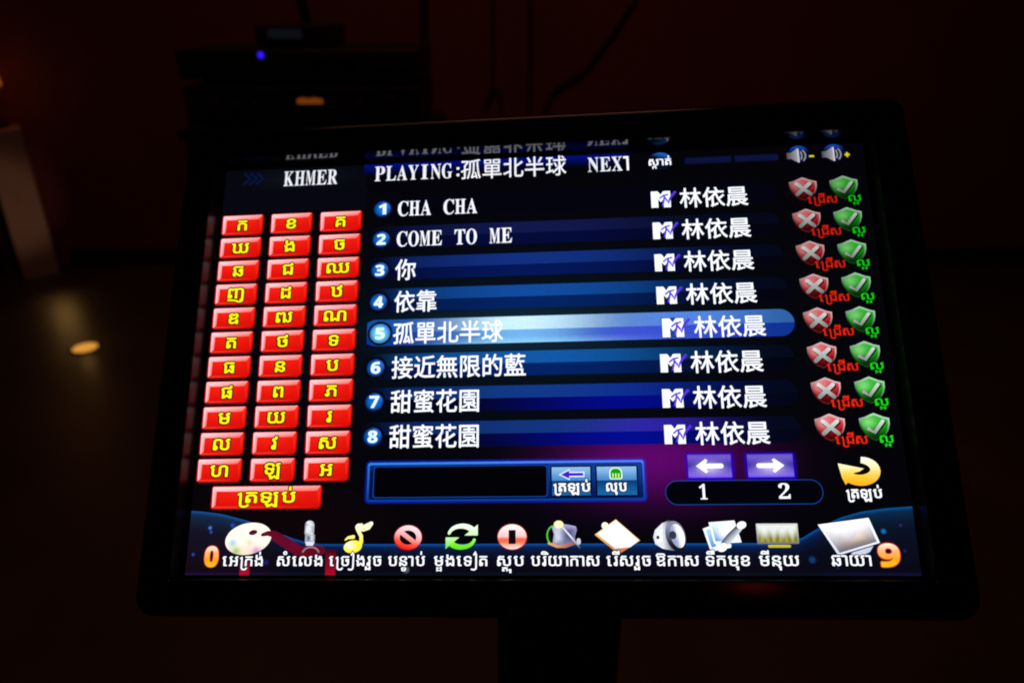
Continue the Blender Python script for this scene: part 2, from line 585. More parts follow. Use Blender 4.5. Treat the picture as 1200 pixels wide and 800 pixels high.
# ---- lettering: outlines of the built-in typeface, turned into triangles
_cache = {}
def glyph(s):
    if s in _cache: return _cache[s]
    c = bpy.data.curves.new('lettering', 'FONT')
    c.body = s
    c.size = 1
    c.resolution_u = 3
    o = bpy.data.objects.new('lettering', c)
    COL.objects.link(o)
    dg = bpy.context.evaluated_depsgraph_get()
    loops = []
    for sp in o.to_curve(dg).splines:
        P = []
        bp = sp.bezier_points
        for k in range(len(bp)):
            p, q = bp[k], bp[(k + 1) % len(bp)]
            a, b, c1, d = p.co, p.handle_right, q.handle_left, q.co
            bent = (a - d).length > 1e-6 and max((b-a).cross(d-a).length, (c1-a).cross(d-a).length) > 1e-3 * (d-a).length
            m = 4 if bent else 1
            for i in range(m):
                t = i / m
                e = a*(1-t)**3 + 3*b*t*(1-t)**2 + 3*c1*t*t*(1-t) + d*t**3
                P.append((e.x, e.y))
        ar = sum(P[j][0]*P[(j+1) % len(P)][1] - P[(j+1) % len(P)][0]*P[j][1] for j in range(len(P))) / 2
        loops.append((ar, P))
    o.to_curve_clear()
    def inside(pt, P):
        r = False
        for j in range(len(P)):
            (x1, y1), (x2, y2) = P[j], P[(j+1) % len(P)]
            if (y1 > pt[1]) != (y2 > pt[1]) and pt[0] < (x2-x1)*(pt[1]-y1)/(y2-y1) + x1: r = not r
        return r
    # strokes that overlap are filled one by one, each with the holes that lie in it
    T = []
    sign = -1 if sum(a for a, _ in loops) < 0 else 1
    solids = [k for k, (a, _) in enumerate(loops) if a * sign > 0]
    owner = {}
    for k, (a2, H) in enumerate(loops):
        if a2 * sign < 0:
            around = [j for j in solids if abs(loops[j][0]) > abs(a2) and inside(H[0], loops[j][1])]
            if around: owner[k] = min(around, key=lambda j: abs(loops[j][0]))
    for k in solids:
        P = loops[k][1]
        holes = [loops[h][1] for h, j in owner.items() if j == k]
        rings = [P] + holes
        flat = [p for R_ in rings for p in R_]
        for tri in tessellate_polygon([[Vector((x, y, 0)) for x, y in R_] for R_ in rings]):
            T.append([flat[i] for i in tri])
    bpy.data.objects.remove(o)
    bpy.data.curves.remove(c)
    xs = [p[0] for t in T for p in t] or [0]
    ys = [p[1] for t in T for p in t] or [0]
    _cache[s] = (T, min(xs), max(xs), min(ys), max(ys))
    return _cache[s]

def xf(T, sx, sy, tx, ty):
    return [[(x*sx+tx, y*sy+ty) for x, y in t] for t in T]

def ink(g, tris, col, z, bold=0.0, n=8):
    g.tris(tris, col, z)
    if bold:
        for i in range(n):
            a = 2 * PI * i / n
            dx, dy = bold * math.cos(a), bold * math.sin(a)
            g.tris([[(x+dx, y+dy) for x, y in t] for t in tris], col, z + 0.12 * (i + 1))

def fit(s, x0, x1, y0, y1):
    T, a, b, c, d = glyph(s)
    sx, sy = (x1-x0)/(b-a), (y1-y0)/(d-c)
    return xf(T, sx, sy, x0 - a*sx, y0 - c*sy)

def han(s, x, y, adv, h):
    out = []
    for k, ch in enumerate(s):
        T, a, b, c, d = glyph(ch)
        # keep each character's own place in its square
        T0, A0, B0, C0, D0 = glyph('園')
        sc_x, sc_y = adv * 0.83 / (B0 - A0), h * 0.97 / (D0 - C0)
        out += xf(T, sc_x, sc_y, x + k*adv + adv*0.075 - A0*sc_x, y - C0*sc_y)
    return out

def serif(s, x, y, cell, h):
    out = []
    for k, ch in enumerate(s):
        if ch == ' ': continue
        if ch == ':':
            out += [[(px+x+k*cell+cell*0.35, py+y) for px, py in t] for yy in (1.0, h*0.55) for t in ((( 0, yy), (1.7, yy), (1.7, yy+1.7)), ((0, yy), (1.7, yy+1.7), (0, yy+1.7)))]
            continue
        if ch.isdigit(): g_ = chr(0x1D7CE + int(ch))
        else: g_ = chr(0x1D400 + ord(ch) - 65)
        T, a, b, c, d = glyph(g_)
        H = glyph(chr(0x1D407))
        sy = h / (H[4] - H[3])
        wdt = cell * (0.90 if ch not in 'I1' else 0.62)
        sx = wdt / (b - a)
        out += xf(T, sx, sy, x + k*cell + (cell - wdt)/2 - a*sx, y)
    return out

def strk(pts, w):
    g = G(); g.stroke(pts, w, (1, 1, 1, 1), 0)
    out = []
    for f in g.f:
        q = [(g.v[i][0]*1000, g.v[i][1]*1000) for i in f]
        for i in range(1, len(q)-1): out.append([q[0], q[i], q[i+1]])
    return out

KH = glyph('ក')[4] - glyph('ក')[3]
ABOVE = {'់', 'ំ', 'ិ', 'ី', 'ឹ'}
BELOW = {'ុ', 'ូ', 'ួ'}
def khmer(s):
    """simple cluster layout, unit: consonant height = 1. returns (tris, width)"""
    u = 1 / KH
    out = []
    x = 0.0
    gap = 0.26
    i = 0
    def put(ch, x, sx=1.0, sy=1.0, dy=0.0):
        T, a, b, c, d = glyph(ch)
        out.extend(xf(T, u*sx, u*sy, x - a*u*sx, dy))
        return (b - a) * u * sx
    while i < len(s):
        base = s[i]; i += 1
        if base == ' ':
            x += 0.3; continue
        subs, marks = [], []
        while i < len(s):
            if s[i] == '្': subs.append(s[i+1]); i += 2
            elif s[i] in ABOVE or s[i] in BELOW or s[i] in 'ាេើៀ': marks.append(s[i]); i += 1
            else: break
        if any(m in 'េើៀ' for m in marks):
            x += put('េ', x, 1.15) + gap
        if 'រ' in subs:
            out.extend(strk([(x+0.02, 0.80), (x+0.14, 0.94), (x+0.16, 0.7), (x+0.16, 0.0), (x+0.17, -0.25), (x+0.30, -0.38), (x+0.55, -0.38), (x+0.68, -0.24)], 0.13))
            x += 0.16 + gap + 0.10
        bw = put(base, x)
        cx = x + bw / 2
        for q in subs:
            if q != 'រ':
                T, a, b, c, d = glyph(q)
                wq = (b - a) * u * 0.66
                put(q, cx - wq/2 + 0.06, 0.66, 0.38, -0.54)
        for m in marks:
            if m in ABOVE or m == 'ើ':
                mm = 'ី' if m == 'ើ' else m
                T, a, b, c, d = glyph(mm)
                put(mm, cx - (b-a)*u/2 + 0.1*bw)
            elif m in BELOW:
                T, a, b, c, d = glyph(m)
                put(m, x + bw - (b-a)*u, 1, 1, -0.30 if subs else 0)
        x += bw + gap
        if 'ា' in marks:
            x += put('ា', x - gap*0.6) + gap*0.4
        if 'ៀ' in marks:
            out.extend(strk([(x-0.02, 1.15), (x+0.12, 1.45), (x+0.2, 1.2), (x+0.2, 0.0), (x+0.18, -0.28), (x+0.02, -0.40), (x-0.25, -0.36)], 0.13))
            x += 0.2 + gap*1.3
    return out, x - gap

def ktext(g, s, x0, x1, y, h, col, z, bold=0.18, outline=None, natural=False):
    T, wdt = khmer(s)
    if natural:      # centred between x0 and x1 at natural width
        sx = h * natural
        ox = (x0 + x1)/2 - wdt*sx/2
    else:
        sx = (x1 - x0) / wdt
        ox = x0
    T = xf(T, sx, h, ox, y)
    if outline:
        ink(g, T, outline[1], z, outline[0], 12)
        z += 2
    ink(g, T, col, z, bold)

WHITE = rgb(246, 249, 255)
BLACKI = rgb(3, 3, 5)
YEL = rgb(255, 238, 20)

# ---- panel with the wallpaper
def blueglow(x, y):
    return math.exp(-(((x-196)/105)**2 + ((y-142)/46)**2))
def purple(x, y):
    return math.exp(-(((x-272)/45)**2 + ((y-64)/20)**2))
def wall(x, y):
    c = [0.0011, 0.0011, 0.0022]
    b = blueglow(x, y) * 0.010 + 0.030 * math.exp(-(((x-196)/62)**2 + ((y-142)/14)**2))
    c[0] += b * 0.10; c[1] += b * 0.48; c[2] += b
    p = purple(x, y)
    p *= 1 if y < 69 else math.exp(-((y-69)/10)**2)
    c[0] += 0.095 * p; c[1] += 0.0005 * p; c[2] += 0.125 * p
    # lower left of the sheet is warmer
    q = math.exp(-(((x-60)/60)**2 + ((y-30)/22)**2))
    c[0] += 0.0025 * q
    return (*c, 1)
g = G()
g.grid(0, 0, 410, 257, 120, 84, wall, 0)
disp = G.build(g, 'display', kiosk, 'lit screen glowing with a blue and black song menu')
disp.matrix_local = to_local @ M_SCREEN
D = disp

# ---- header
g = G()
hb = lambda x, y: mixc(rgb(13, 15, 22), rgb(3, 3, 8), abs(x-40)/60)
g.grid(0, 241, 96, 257, 12, 4, lambda x, y: mixc(rgb(5, 6, 13), rgb(16, 18, 24), math.exp(-((x-52)/26)**2 - ((y-250)/6)**2)), 1)
g.grid(0, 226, 97, 241, 12, 3, lambda x, y: rgb(5, 6, 15), 1)
g.build('menu_heading_band', D)
g = G()
for k in range(3):
    x = 12.5 + 4.4 * k
    col = rgb(7, 18, 62)
    g.stroke([(x, 246.6), (x+4.6, 250.6), (x, 254.6)], 1.7, col, 3, cap=False)
g.build('chevrons', D)
g = G(); ink(g, serif('KHMER', 39.8, 244.3, 7.37, 10.4), rgb(226, 228, 236), 4, 0.03); g.build('menu_heading', D)
g = G()
def hglow(x, y):
    t = sstep(244, 257, y) * (1 - sstep(262, 272, x + (257-y)*0.8))
    return (0.001*t, 0.004*t, 0.16*t*t, min(1, t))
g.grid(94, 243, 274, 257, 40, 10, hglow, 2)
g.build('playing_band', D)
g = G()
ink(g, serif('PLAYING:', 100.9, 245.0, 7.4, 10.3), rgb(230, 232, 240), 5, 0.03)
ink(g, han('孤單北半球', 157.8, 243.6, 13.75, 13.6), rgb(230, 232, 240), 5, 0.10)
g.build('playing_title', D)
g = G()
ink(g, serif('NEX', 239.6, 245.0, 7.5, 9.9), rgb(224, 228, 238), 5, 0.03)
g.flat([(262.4, 254.9), (265.8, 254.9), (265.8, 245.0), (264.4, 245.0), (264.4, 253.4), (262.4, 253.4)], WHITE, 5)
g.build('next_title', D)
g = G()
for k in range(2):
    g.poly(ell(285.5, 250.6, 7.2-k*0.5, 5.8-k*0.4, 36), lambda x, y, k=k: mixc(rgb(6, 20, 70) if k == 0 else rgb(8, 10, 22), rgb(26, 90, 176), sstep(252, 256.5, y + (x-285)*0.35)), 3 + k, 4)
ktext(g, 'ស្កាត់', 278.4, 292.2, 247.6, 4.2, WHITE, 6, 0.16)
g.build('skip_button', D)
g = G()
for a, b in ((300.8, 329.6), (331.8, 358.4)):
    g.grid(a, 247.4, b, 251.9, 8, 4, lambda x, y: mixc(rgb(9, 19, 62), rgb(10, 14, 42), abs(y-250)/2.4), 3)
g.build('volume_bar', D)
def vol(x, plus):
    g = G()
    g.poly(ell(x+7.4, 250.8, 6.4, 6.0, 36), lambda a, b: mixc(rgb(5, 10, 40), rgb(18, 66, 170), sstep(252, 257, b)), 3, 4)
    gr = lambda a, b: mixc(rgb(70, 68, 74), rgb(152, 150, 154), sstep(x, x+7, a))
    g.flat([(x, 247.9), (x+2.6, 247.9), (x+2.6, 252.1), (x, 252.1)], gr, 5)
    g.flat([(x+2.6, 247.9), (x+6.6, 245.4), (x+6.6, 254.8), (x+2.6, 252.1)], gr, 5)
    g.flat([(x+6.6, 245.2), (x+7.6, 245.5), (x+7.6, 254.7), (x+6.6, 255.0)], rgb(190, 190, 198), 5)
    for k in range(2):
        g.stroke(ell(x+7.6, 250, 1.6+k*2.2, 3.2+k*1.2, 10, -50, 50), 0.9, rgb(130, 136, 150), 5)
    y_ = rgb(200, 192, 26)
    g.flat([(x+13.6, 248.6), (x+16.6, 248.6), (x+16.6, 249.9), (x+13.6, 249.9)], y_, 6)
    if plus: g.flat([(x+14.5, 247.6), (x+15.7, 247.6), (x+15.7, 250.9), (x+14.5, 250.9)], y_, 6.3)
    g.build('volume_button', D)
vol(363.6, False); vol(385.0, True)

# ---- letter buttons
KEYS = ['ក', 'ខ', 'គ', 'ឃ', 'ង', 'ច', 'ឆ', 'ជ', 'ឈ', 'ញ', 'ដ', 'ឋ', 'ឌ', 'ឍ', 'ណ', 'ត', 'ថ', 'ទ', 'ធ', 'ន', 'ប', 'ផ', 'ព', 'ភ', 'ម', 'យ', 'រ', 'ល', 'វ', 'ស', 'ហ', 'ឡ', 'អ']
def red_button(x0, y0, w, h, txt, tx=None):
    g = G()
    x1, y1 = x0 + w, y0 + h
    dim = 1.0
    g.poly(rrect(x0, y0, x1, y1, (1.2, 1.6, 2.2, 3.2)), rgb(150, 8, 6), 3, 1)
    body = lambda x, y: mixc(rgb(206, 12, 8), rgb(250, 36, 18), sstep(y0, y1, y) * (0.35 + 0.65*math.exp(-((x-x0-w*0.45)/(w*0.4))**2)))
    bx0, by0, bx1, by1 = x0 + 0.4, y0 + 0.5, x1 - 0.5, y1 - 0.3
    g.poly(rrect(bx0, by0, bx1, by1, (1.0, 1.4, 2.0, 2.8)), body, 4, 2)
    # raised rim: light along the top and the left, mitred at the right end
    th, lw = h * 0.21, 2.7
    g.face([(bx0 + 0.4, by1 - 0.2), (bx1 - 0.6, by1), (bx1 - 2.6, by1 - th), (bx0 + lw, by1 - th)],
           [rgb(255, 214, 218), rgb(255, 160, 158), rgb(250, 90, 78), rgb(255, 176, 178)], 6)
    g.face([(bx0 + 0.3, by1 - 0.4), (bx0 + lw, by1 - th), (bx0 + lw, by0 + 2.0), (bx0 + 0.7, by0 + 0.6)],
           [rgb(255, 220, 226), rgb(255, 132, 132), rgb(250, 84, 80), rgb(255, 196, 204)], 6)
    g.face([(bx0 + 0.9, by0 + 0.3), (bx0 + lw, by0 + 1.5), (bx1 - 3, by0 + 1.3), (bx1 - 3, by0 + 0.2)],
           [rgb(232, 60, 50), rgb(236, 26, 16), rgb(214, 12, 6), rgb(176, 8, 4)], 6)
    g.face([(bx1 - 0.5, by1 - 0.4), (bx1 - 2.4, by1 - th), (bx1 - 1.2, by0 + 3), (bx1 - 0.2, by0 + 3)],
           [rgb(220, 40, 30), rgb(246, 40, 22), rgb(240, 26, 12), rgb(190, 12, 6)], 6)
    if tx:
        ktext(g, txt, tx[0], tx[1], y0 + tx[2], tx[3], YEL, 9, 0.25, (0.85, rgb(40, 4, 0)))
    else:
        lift = 0.25 if txt not in 'ញឡ' else 0.32
        ktext(g, txt, x0, x1, y0 + h*lift, 6.5, YEL, 9, 0.24, (1.0, rgb(24, 2, 0)), natural=1.2)
    g.build('letter_button' if not tx else 'return_button', D)
for k, ch in enumerate(KEYS):
    c_, r_ = k % 3, k // 3
    red_button(0.7 + 32.77*c_, 210.6 - 15.79*r_, 27.9, 14.1, ch)
red_button(11.3, 37.0, 67.2, 13.6, 'ត្រឡប់', (28.0, 62.5, 3.9, 6.0))

# ---- song rows
def bar_color(k):
    yc = 226.2 - 20.95 * k
    
    def fn(x, y):
        up = y > yc - 0.001
        b = math.exp(-((x-205)/88)**2)
        edge = sstep(100, 130, x)
        fade = 1 - 0.93 * sstep(255, 350, x)
        if k == 0:
            return (0.0008, 0.0010, 0.004, 1)
        if k == 4:
            b2 = math.exp(-((x-194)/47)**2)**1.7 if x < 194 else math.exp(-((x-194)/52)**2)
            bb = math.exp(-((x-275)/80)**2)
            if up:
                c = mixc(rgb(8, 74, 160), rgb(196, 234, 250), b2)
                c = mixc(c, rgb(92, 140, 226), 0.7*sstep(235, 285, x))
                c = mixc(c, rgb(44, 92, 158), sstep(300, 356, x))
            else:
                c = mixc(rgb(4, 46, 140), rgb(110, 172, 230), b2)
                c = mixc(c, rgb(60, 78, 206), 0.85*sstep(212, 262, x))
                c = mixc(c, rgb(14, 48, 138), sstep(290, 350, x))
                c = mixc(c, rgb(150, 214, 250), 0.7*b2*(1-sstep(yc-8.2, yc-4.5, y)))
            return c
        g_ = (0.05 + 0.95*b) * edge * fade
        if up:
            tb = [0, 0.055, 0.18, 0.29, 0, 0.33, 0.20, 0.17][k]
            tg = [0, 0.006, 0.024, 0.060, 0, 0.086, 0.034, 0.028][k]
            c = (0.001 + 0.004*g_, tg*g_ + 0.002, tb*g_ + 0.007, 1)
        else:
            lb = [0, 0.032, 0.080, 0.105, 0, 0.115, 0.06, 0.03][k]
            lg = [0, 0.002, 0.0065, 0.014, 0, 0.014, 0.006, 0.003][k]
            c = (0.001, lg*g_ + 0.001, lb*g_ + 0.004, 1)
            if k >= 6:
                blk = math.exp(-((x-262)/60)**2) * (1 if k == 7 else 0.85)
                c = (0.001, 0.0015 + 0.0015*blk, 0.006 + 0.24*blk*fade, 1)
        if k == 7 and up:
            pb = math.exp(-((x-272)/34)**2)
            c = (c[0] + 0.020*pb, c[1]*(1-0.1*pb), c[2] + 0.22*pb, 1)
        if k == 6 and up:
            pb = math.exp(-((x-272)/40)**2)
            c = (c[0], c[1]*(1-0.1*pb), c[2] + 0.10*pb, 1)
        return c
    return fn, yc

def row_bar(k):
    fn, yc = bar_color(k)
    h = 8.3 if k == 4 else 7.5
    x0, x1 = 101.0, 357.8 if k == 4 else 355.5
    g = G()
    N = 64
    R_ = h
    def half(x):
        if x > x1 - R_:
            return math.sqrt(max(0, R_*R_ - (x - x1 + R_)**2))
        if x < x0 + 2:
            return h * (0.8 + 0.1*(x - x0))
        return h
    xs = [x0 + (x1 - R_ - x0)*i/N for i in range(N + 1)] + [x1 - R_ + R_*math.sin(PI/2*i/10) for i in range(1, 11)]
    for a, b in zip(xs, xs[1:]):
        ha, hb_ = half(a), half(b)
        for s0, s1 in ((0, 0.5), (0.5, 1)):
            P = [(a, yc + ha*s0), (b, yc + hb_*s0), (b, yc + hb_*s1), (a, yc + ha*s1)]
            g.face(P, [fn(p[0], max(p[1], yc + 0.001)) for p in P], 2)
            P = [(a, yc - ha*s1), (b, yc - hb_*s1), (b, yc - hb_*s0), (a, yc - ha*s0)]
            g.face(P, [fn(p[0], min(p[1], yc - 0.01)) for p in P], 2)
    g.build('song_row_bar', D, 'bright highlighted row bar' if k == 4 else None)
for k in range(8): row_bar(k)

def badge(k):
    g = G()
    cx, cy = 107.4, 225.1 - 20.92*k
    sel = k == 4
    if sel:
        cx, cy = 109.2, cy + 0.6
        g.poly(ell(cx, cy, 8.2, 8.0), rgb(20, 70, 130), 3, 1)
        g.poly(ell(cx, cy, 7.8, 7.6), rgb(3, 6, 16), 4, 1)
    else:
        g.poly(ell(cx, cy, 7.2, 7.0), rgb(3, 6, 18), 3, 1)
    r = 6.6 if sel else 5.7
    a, b = (rgb(120, 220, 250), rgb(10, 66, 150)) if sel else (rgb(16, 112, 216), rgb(2, 14, 60))
    g.poly(ell(cx, cy, r, r*0.95), lambda x, y: mixc(mixc(a, b, (math.hypot(x-cx, y-cy)/r)**2), rgb(60, 130, 250), 0.5*sstep(0.5, 1.2, (x-cx + y-cy)/r) * (1 - sstep(0.8, 1.0, math.hypot(x-cx, y-cy)/r))), 6, 6)
    T, p, q, c, d = glyph(chr(0x1D7EC + k + 1))
    hh = 7.0
    ww = 5.6 if k else 4.6
    ink(g, fit(chr(0x1D7EC + k + 1), cx-ww/2, cx+ww/2, cy-hh/2, cy+hh/2), rgb(226, 250, 255), 8, 0.2)
    g.build('number_badge', D)
for k in range(8): badge(k)

TITLES = ['CHA CHA', 'COME TO ME', '你', '依靠', '孤單北半球', '接近無限的藍', '甜蜜花園', '甜蜜花園']
for k, s in enumerate(TITLES):
    g = G()
    if k < 2:
        ink(g, serif(s, 117.2, 219.8 - 20.9*k, 7.42, 10.0), rgb(238, 241, 250), 8, 0.06)
    else:
        ink(g, han(s, 117.2, 218.3 - 20.95*k + (0.6 if k == 4 else 0), 13.72, 13.4), WHITE, 8, 0.17)
    g.build('song_title', D)

def channel_mark(k):
    g = G()
    x, y, s = 278.5, 218.6 - 20.95*k, 1.0
    if k == 4: x, y, s = 280.8, y + 0.3, 1.06
    def P(*q): return [(x + a*s, y + b*s) for a, b in q]
    if k == 4:
        g.flat([(x-0.5, y-0.5), (x+12.3*s, y-0.5), (x+12.3*s, y+11.4*s), (x-0.5, y+11.4*s)], rgb(30, 60, 150), 6)
    # block letter: left leg, shoulder, right leg
    g.flat(P((0, 0), (4.3, 0), (4.3, 11), (0, 11)), WHITE, 8)
    g.flat(P((4.3, 5.6), (6.0, 3.6), (6.0, 8.6), (4.3, 11)), WHITE, 8)
    g.flat(P((6.0, 3.6), (7.7, 5.6), (7.7, 11), (6.0, 8.6)), WHITE, 8)
    g.flat(P((7.7, 0), (12.0, 0), (12.0, 11), (7.7, 11)), WHITE, 8)
    v = rgb(92, 66, 214)
    g.stroke(P((5.4, 6.2), (7.6, 8.0), (10.4, 8.6)), 1.0*s, v, 10)
    g.stroke(P((8.3, 8.0), (7.9, 5.0), (7.0, 1.4)), 1.1*s, v, 10)
    g.stroke(P((8.6, 6.4), (9.9, 4.6), (10.5, 2.6), (11.4, 5.2)), 1.1*s, v, 11)
    g.stroke(P((11.2, 5.0), (12.6, 7.4), (14.9, 10.0)), [1.0*s, 1.5*s, 1.7*s], rgb(84, 50, 214), 11)
    g.build('channel_logo', D)
    g = G()
    ink(g, han('林依晨', x + 17.4*s, 217.9 - 20.95*k + (0.4 if k == 4 else 0), 14.1, 12.8), WHITE, 8, 0.17)
    g.build('artist_name', D)
for k in range(8): channel_mark(k)

def shield_pts(cx, cy, w, h):
    n = [(-1.0, 0.62), (-0.62, 0.72), (-0.28, 0.88), (0, 1.0), (0.28, 0.88), (0.62, 0.72), (1.0, 0.62),
         (0.99, 0.2), (0.88, -0.2), (0.66, -0.58), (0.36, -0.84), (0, -1.0), (-0.36, -0.84), (-0.66, -0.58), (-0.88, -0.2), (-0.99, 0.2)]
    return [(cx + a*w/2, cy + b*h/2) for a, b in n]
def shield(k, ok):
    g = G()
    cx, cy = (395.8 if ok else 371.5), 227.2 - 21.02*k
    w, h = 16.6, 15.8
    fade = 0.50 + 0.36 * k / 7  # upper rows darker: the panel's viewing-angle dimming is put into the colour
    def dimmed(c): return (c[0]*fade, c[1]*fade, c[2]*fade, 1)
    rim = dimmed(rgb(178, 226, 190) if ok else rgb(232, 190, 192))
    rimd = dimmed(rgb(20, 70, 24) if ok else rgb(96, 26, 30))
    g.poly(shield_pts(cx, cy, w, h), lambda x, y: mixc(rimd, rim, sstep(cy-h*0.25, cy+h*0.5, y + (x-cx)*0.3)), 4, 2)
    def body(x, y):
        v = (y - cy) / h + 0.5
        if ok: c = ramp([(0, rgb(0, 20, 2)), (0.2, rgb(4, 62, 6)), (0.45, rgb(12, 140, 14)), (0.66, rgb(36, 184, 30)), (1, rgb(70, 190, 64))], v)
        else: c = ramp([(0, rgb(24, 0, 3)), (0.2, rgb(84, 4, 10)), (0.45, rgb(166, 14, 24)), (0.66, rgb(212, 56, 64)), (1, rgb(236, 130, 136))], v)
        hl = math.exp(-(((x - cx + w*0.2)/(w*0.22))**2 + ((y - cy - h*0.16)/(h*0.2))**2))
        c = mixc(c, rgb(150, 240, 140) if ok else rgb(255, 170, 172), 0.75*hl)
        return dimmed(c)
    g.poly(shield_pts(cx, cy - 0.1, w*0.88, h*0.86), body, 6, 6)
    mk = lambda x, y: dimmed(mixc(rgb(140, 150, 146), rgb(226, 230, 228), sstep(cy-4, cy+4, y)))
    sh = dimmed(rgb(8, 50, 10) if ok else rgb(84, 6, 12))
    if ok:
        q = [(cx-3.6, cy-1.2), (cx-0.6, cy-3.2), (cx+4.6, cy+3.2)]
        g.stroke([(a+0.5, b-0.7) for a, b in q], 2.3, sh, 8); g.stroke(q, 1.9, mk, 10)
    else:
        for q in ([(cx-4.0, cy-3.4), (cx+4.0, cy+3.6)], [(cx-4.0, cy+3.6), (cx+4.0, cy-3.4)]):
            g.stroke([(a+0.5, b-0.7) for a, b in q], 2.8, sh, 8); g.stroke(q, 2.3, mk, 10)
    y0 = 70.6 + 20.95*(7-k)
    if ok: ktext(g, 'ល្អ', 397.6, 404.9, y0 + 0.6, 3.9, dimmed(rgb(20, 232, 20)), 14, 0.09)
    else: ktext(g, 'ជ្រើស', 373.4, 390.8, y0 + 0.2, 4.2, dimmed(rgb(250, 40, 14)), 14, 0.09)
    g.build('accept_button' if ok else 'reject_button', D)
for k in range(8):
    shield(k, False); shield(k, True)

# ---- search field with its two keys
g = G()
def soft(x0, y0, x1, y1, r, d, c0, z):
    o = rrect(x0-d, y0-d, x1+d, y1+d, r+d); i = rrect(x0, y0, x1, y1, r)
    g.frame(o, i, (c0[0], c0[1], c0[2], 0.0), (*c0[:3], 0.75), z)
soft(105.4, 41.0, 266.0, 63.2, 1.5, 1.6, rgb(10, 40, 190), 3)
edge = lambda x, y: mixc(rgb(10, 58, 140), mixc(rgb(40, 130, 216), rgb(84, 120, 246), sstep(150, 230, x)), sstep(59.5, 62.6, y))
g.frame(rrect(105.4, 41.0, 266.0, 63.2, 1.5), rrect(106.6, 42.0, 264.9, 61.9, 1.0), edge, edge, 5)
g.grid(106, 41.4, 265.6, 62.4, 40, 8, lambda x, y: mixc(rgb(2, 6, 22), rgb(10, 40, 120), 0.15 + 0.85*sstep(57, 63, y)), 4)
g.frame(rrect(108.8, 42.9, 211.0, 61.2, 1.8), rrect(109.5, 43.5, 210.3, 60.6, 1.6), rgb(12, 62, 150), rgb(12, 62, 150), 6)
g.grid(211.2, 42.2, 264.6, 61.6, 8, 8, lambda x, y: mixc(rgb(4, 20, 84), rgb(16, 56, 140), sstep(42, 61, y)), 5)
g.poly(rrect(109.4, 43.4, 210.4, 60.6, 1.6), rgb(2, 2, 6), 7, 1)
g.build('search_field', D)
def key(x0, x1, y0, y1, txt, a, b):
    g = G()
    g.poly(rrect(x0-0.8, y0-0.8, x1+0.8, y1+0.8, 1.2), rgb(2, 8, 26), 6, 1)
    ym = y0 + (y1-y0)*0.52
    g.grid(x0, ym, x1, y1, 8, 6, lambda x, y: mixc(rgb(66, 134, 196), rgb(136, 182, 226), sstep(ym, y1, y)), 8)
    g.grid(x0, y0, x1, ym, 8, 6, lambda x, y: mixc(rgb(22, 96, 158), rgb(14, 60, 116), sstep(y0, ym, y)), 8)
    ktext(g, txt, a, b, y0 + 2.2, 4.5, WHITE, 13, 0.22, (0.7, rgb(8, 20, 40)))
    return g
g = key(213.4, 235.4, 43.6, 59.6, 'ត្រឡប់', 214.6, 235.0)
for dd, cc, z in ((0.7, rgb(226, 230, 250), 10), (0, rgb(58, 34, 196), 12)):
    g.flat([(218.6-dd*1.8, 55.3), (223.4+dd*0.4, 57.6+dd*1.3), (223.4+dd*0.4, 53.0-dd*1.3)], cc, z)
    g.flat([(223.0, 54.6-dd), (231.4+dd, 54.6-dd), (231.4+dd, 56.2+dd), (223.0, 56.2+dd)], cc, z + 0.4)
g.build('back_key', D)
g = key(239.2, 261.6, 43.6, 59.6, 'លុប', 244.4, 255.6)
g.poly(rrect(246.2, 52.4, 253.6, 59.0, (2.8, 2.8, 1.2, 1.2)), rgb(226, 246, 220), 10, 1)
g.poly(rrect(246.9, 53.0, 252.9, 58.4, (2.3, 2.3, 0.8, 0.8)), rgb(22, 150, 14), 11, 1)
for k in range(3): g.flat([(247.9+1.6*k, 53.4), (248.7+1.6*k, 53.4), (248.7+1.6*k, 55.8), (247.9+1.6*k, 55.8)], rgb(190, 246, 150), 12)
g.build('delete_key', D)

# ---- page keys
def page_key(x0, x1, y0, y1, d):
    g = G()
    o = rrect(x0-2.2, y0-2.0, x1+2.2, y1+1.4, 2.4)
    g.frame(o, rrect(x0, y0, x1, y1, 0.8), (*rgb(30, 0, 190)[:3], 0.0), (*rgb(30, 0, 200)[:3], 0.9), 3)
    cx, cy = (x0+x1)/2, (y0+y1)/2
    def fn(x, y):
        v = (y - y0) / (y1 - y0)
        c = ramp([(0, rgb(96, 60, 236)), (0.10, rgb(126, 100, 210)), (0.46, rgb(66, 48, 178)), (0.53, rgb(52, 36, 150)), (0.9, rgb(112, 90, 196)), (1, rgb(84, 66, 180))], v)
        gl = math.exp(-(((x-cx)/6.5)**2 + ((y-cy+1.2)/3.0)**2))
        return mixc(c, rgb(226, 214, 255), 0.62*gl)
    g.grid(x0, y0, x1, y1, 16, 12, fn, 5)
    t = 1 if d > 0 else -1
    q = lambda a, b: (cx + a*t, cy + b)
    w = rgb(255, 255, 255)
    g.stroke([q(-6.4, 0), q(3.0, 0)], 2.7, w, 8)
    g.poly([q(7.6, 0), q(2.2, 4.0), q(1.0, 3.2), q(2.4, 0.6), q(2.4, -0.6), q(1.0, -3.2), q(2.2, -4.0)], w, 9, 1, center=q(3.4, 0))
    g.build('page_key', D)
page_key(290.8, 314.8, 52.8, 65.8, -1)
page_key(323.9, 348.9, 52.8, 65.6, 1)
g = G()
o = rrect(277.2, 37.8, 363.8, 51.4, 6.8, 12)
g.poly(o, lambda x, y: rgb(16, 56, 134), 4, 1)
g.poly(rrect(277.7, 38.3, 363.3, 50.9, 6.3, 12), rgb(2, 3, 10), 5, 1)
ink(g, serif('1', 294.8, 40.9, 7.0, 8.0), WHITE, 8, 0.0)
ink(g, serif('2', 339.2, 40.9, 7.0, 8.0), WHITE, 8, 0.0)
g.build('page_counter', D)

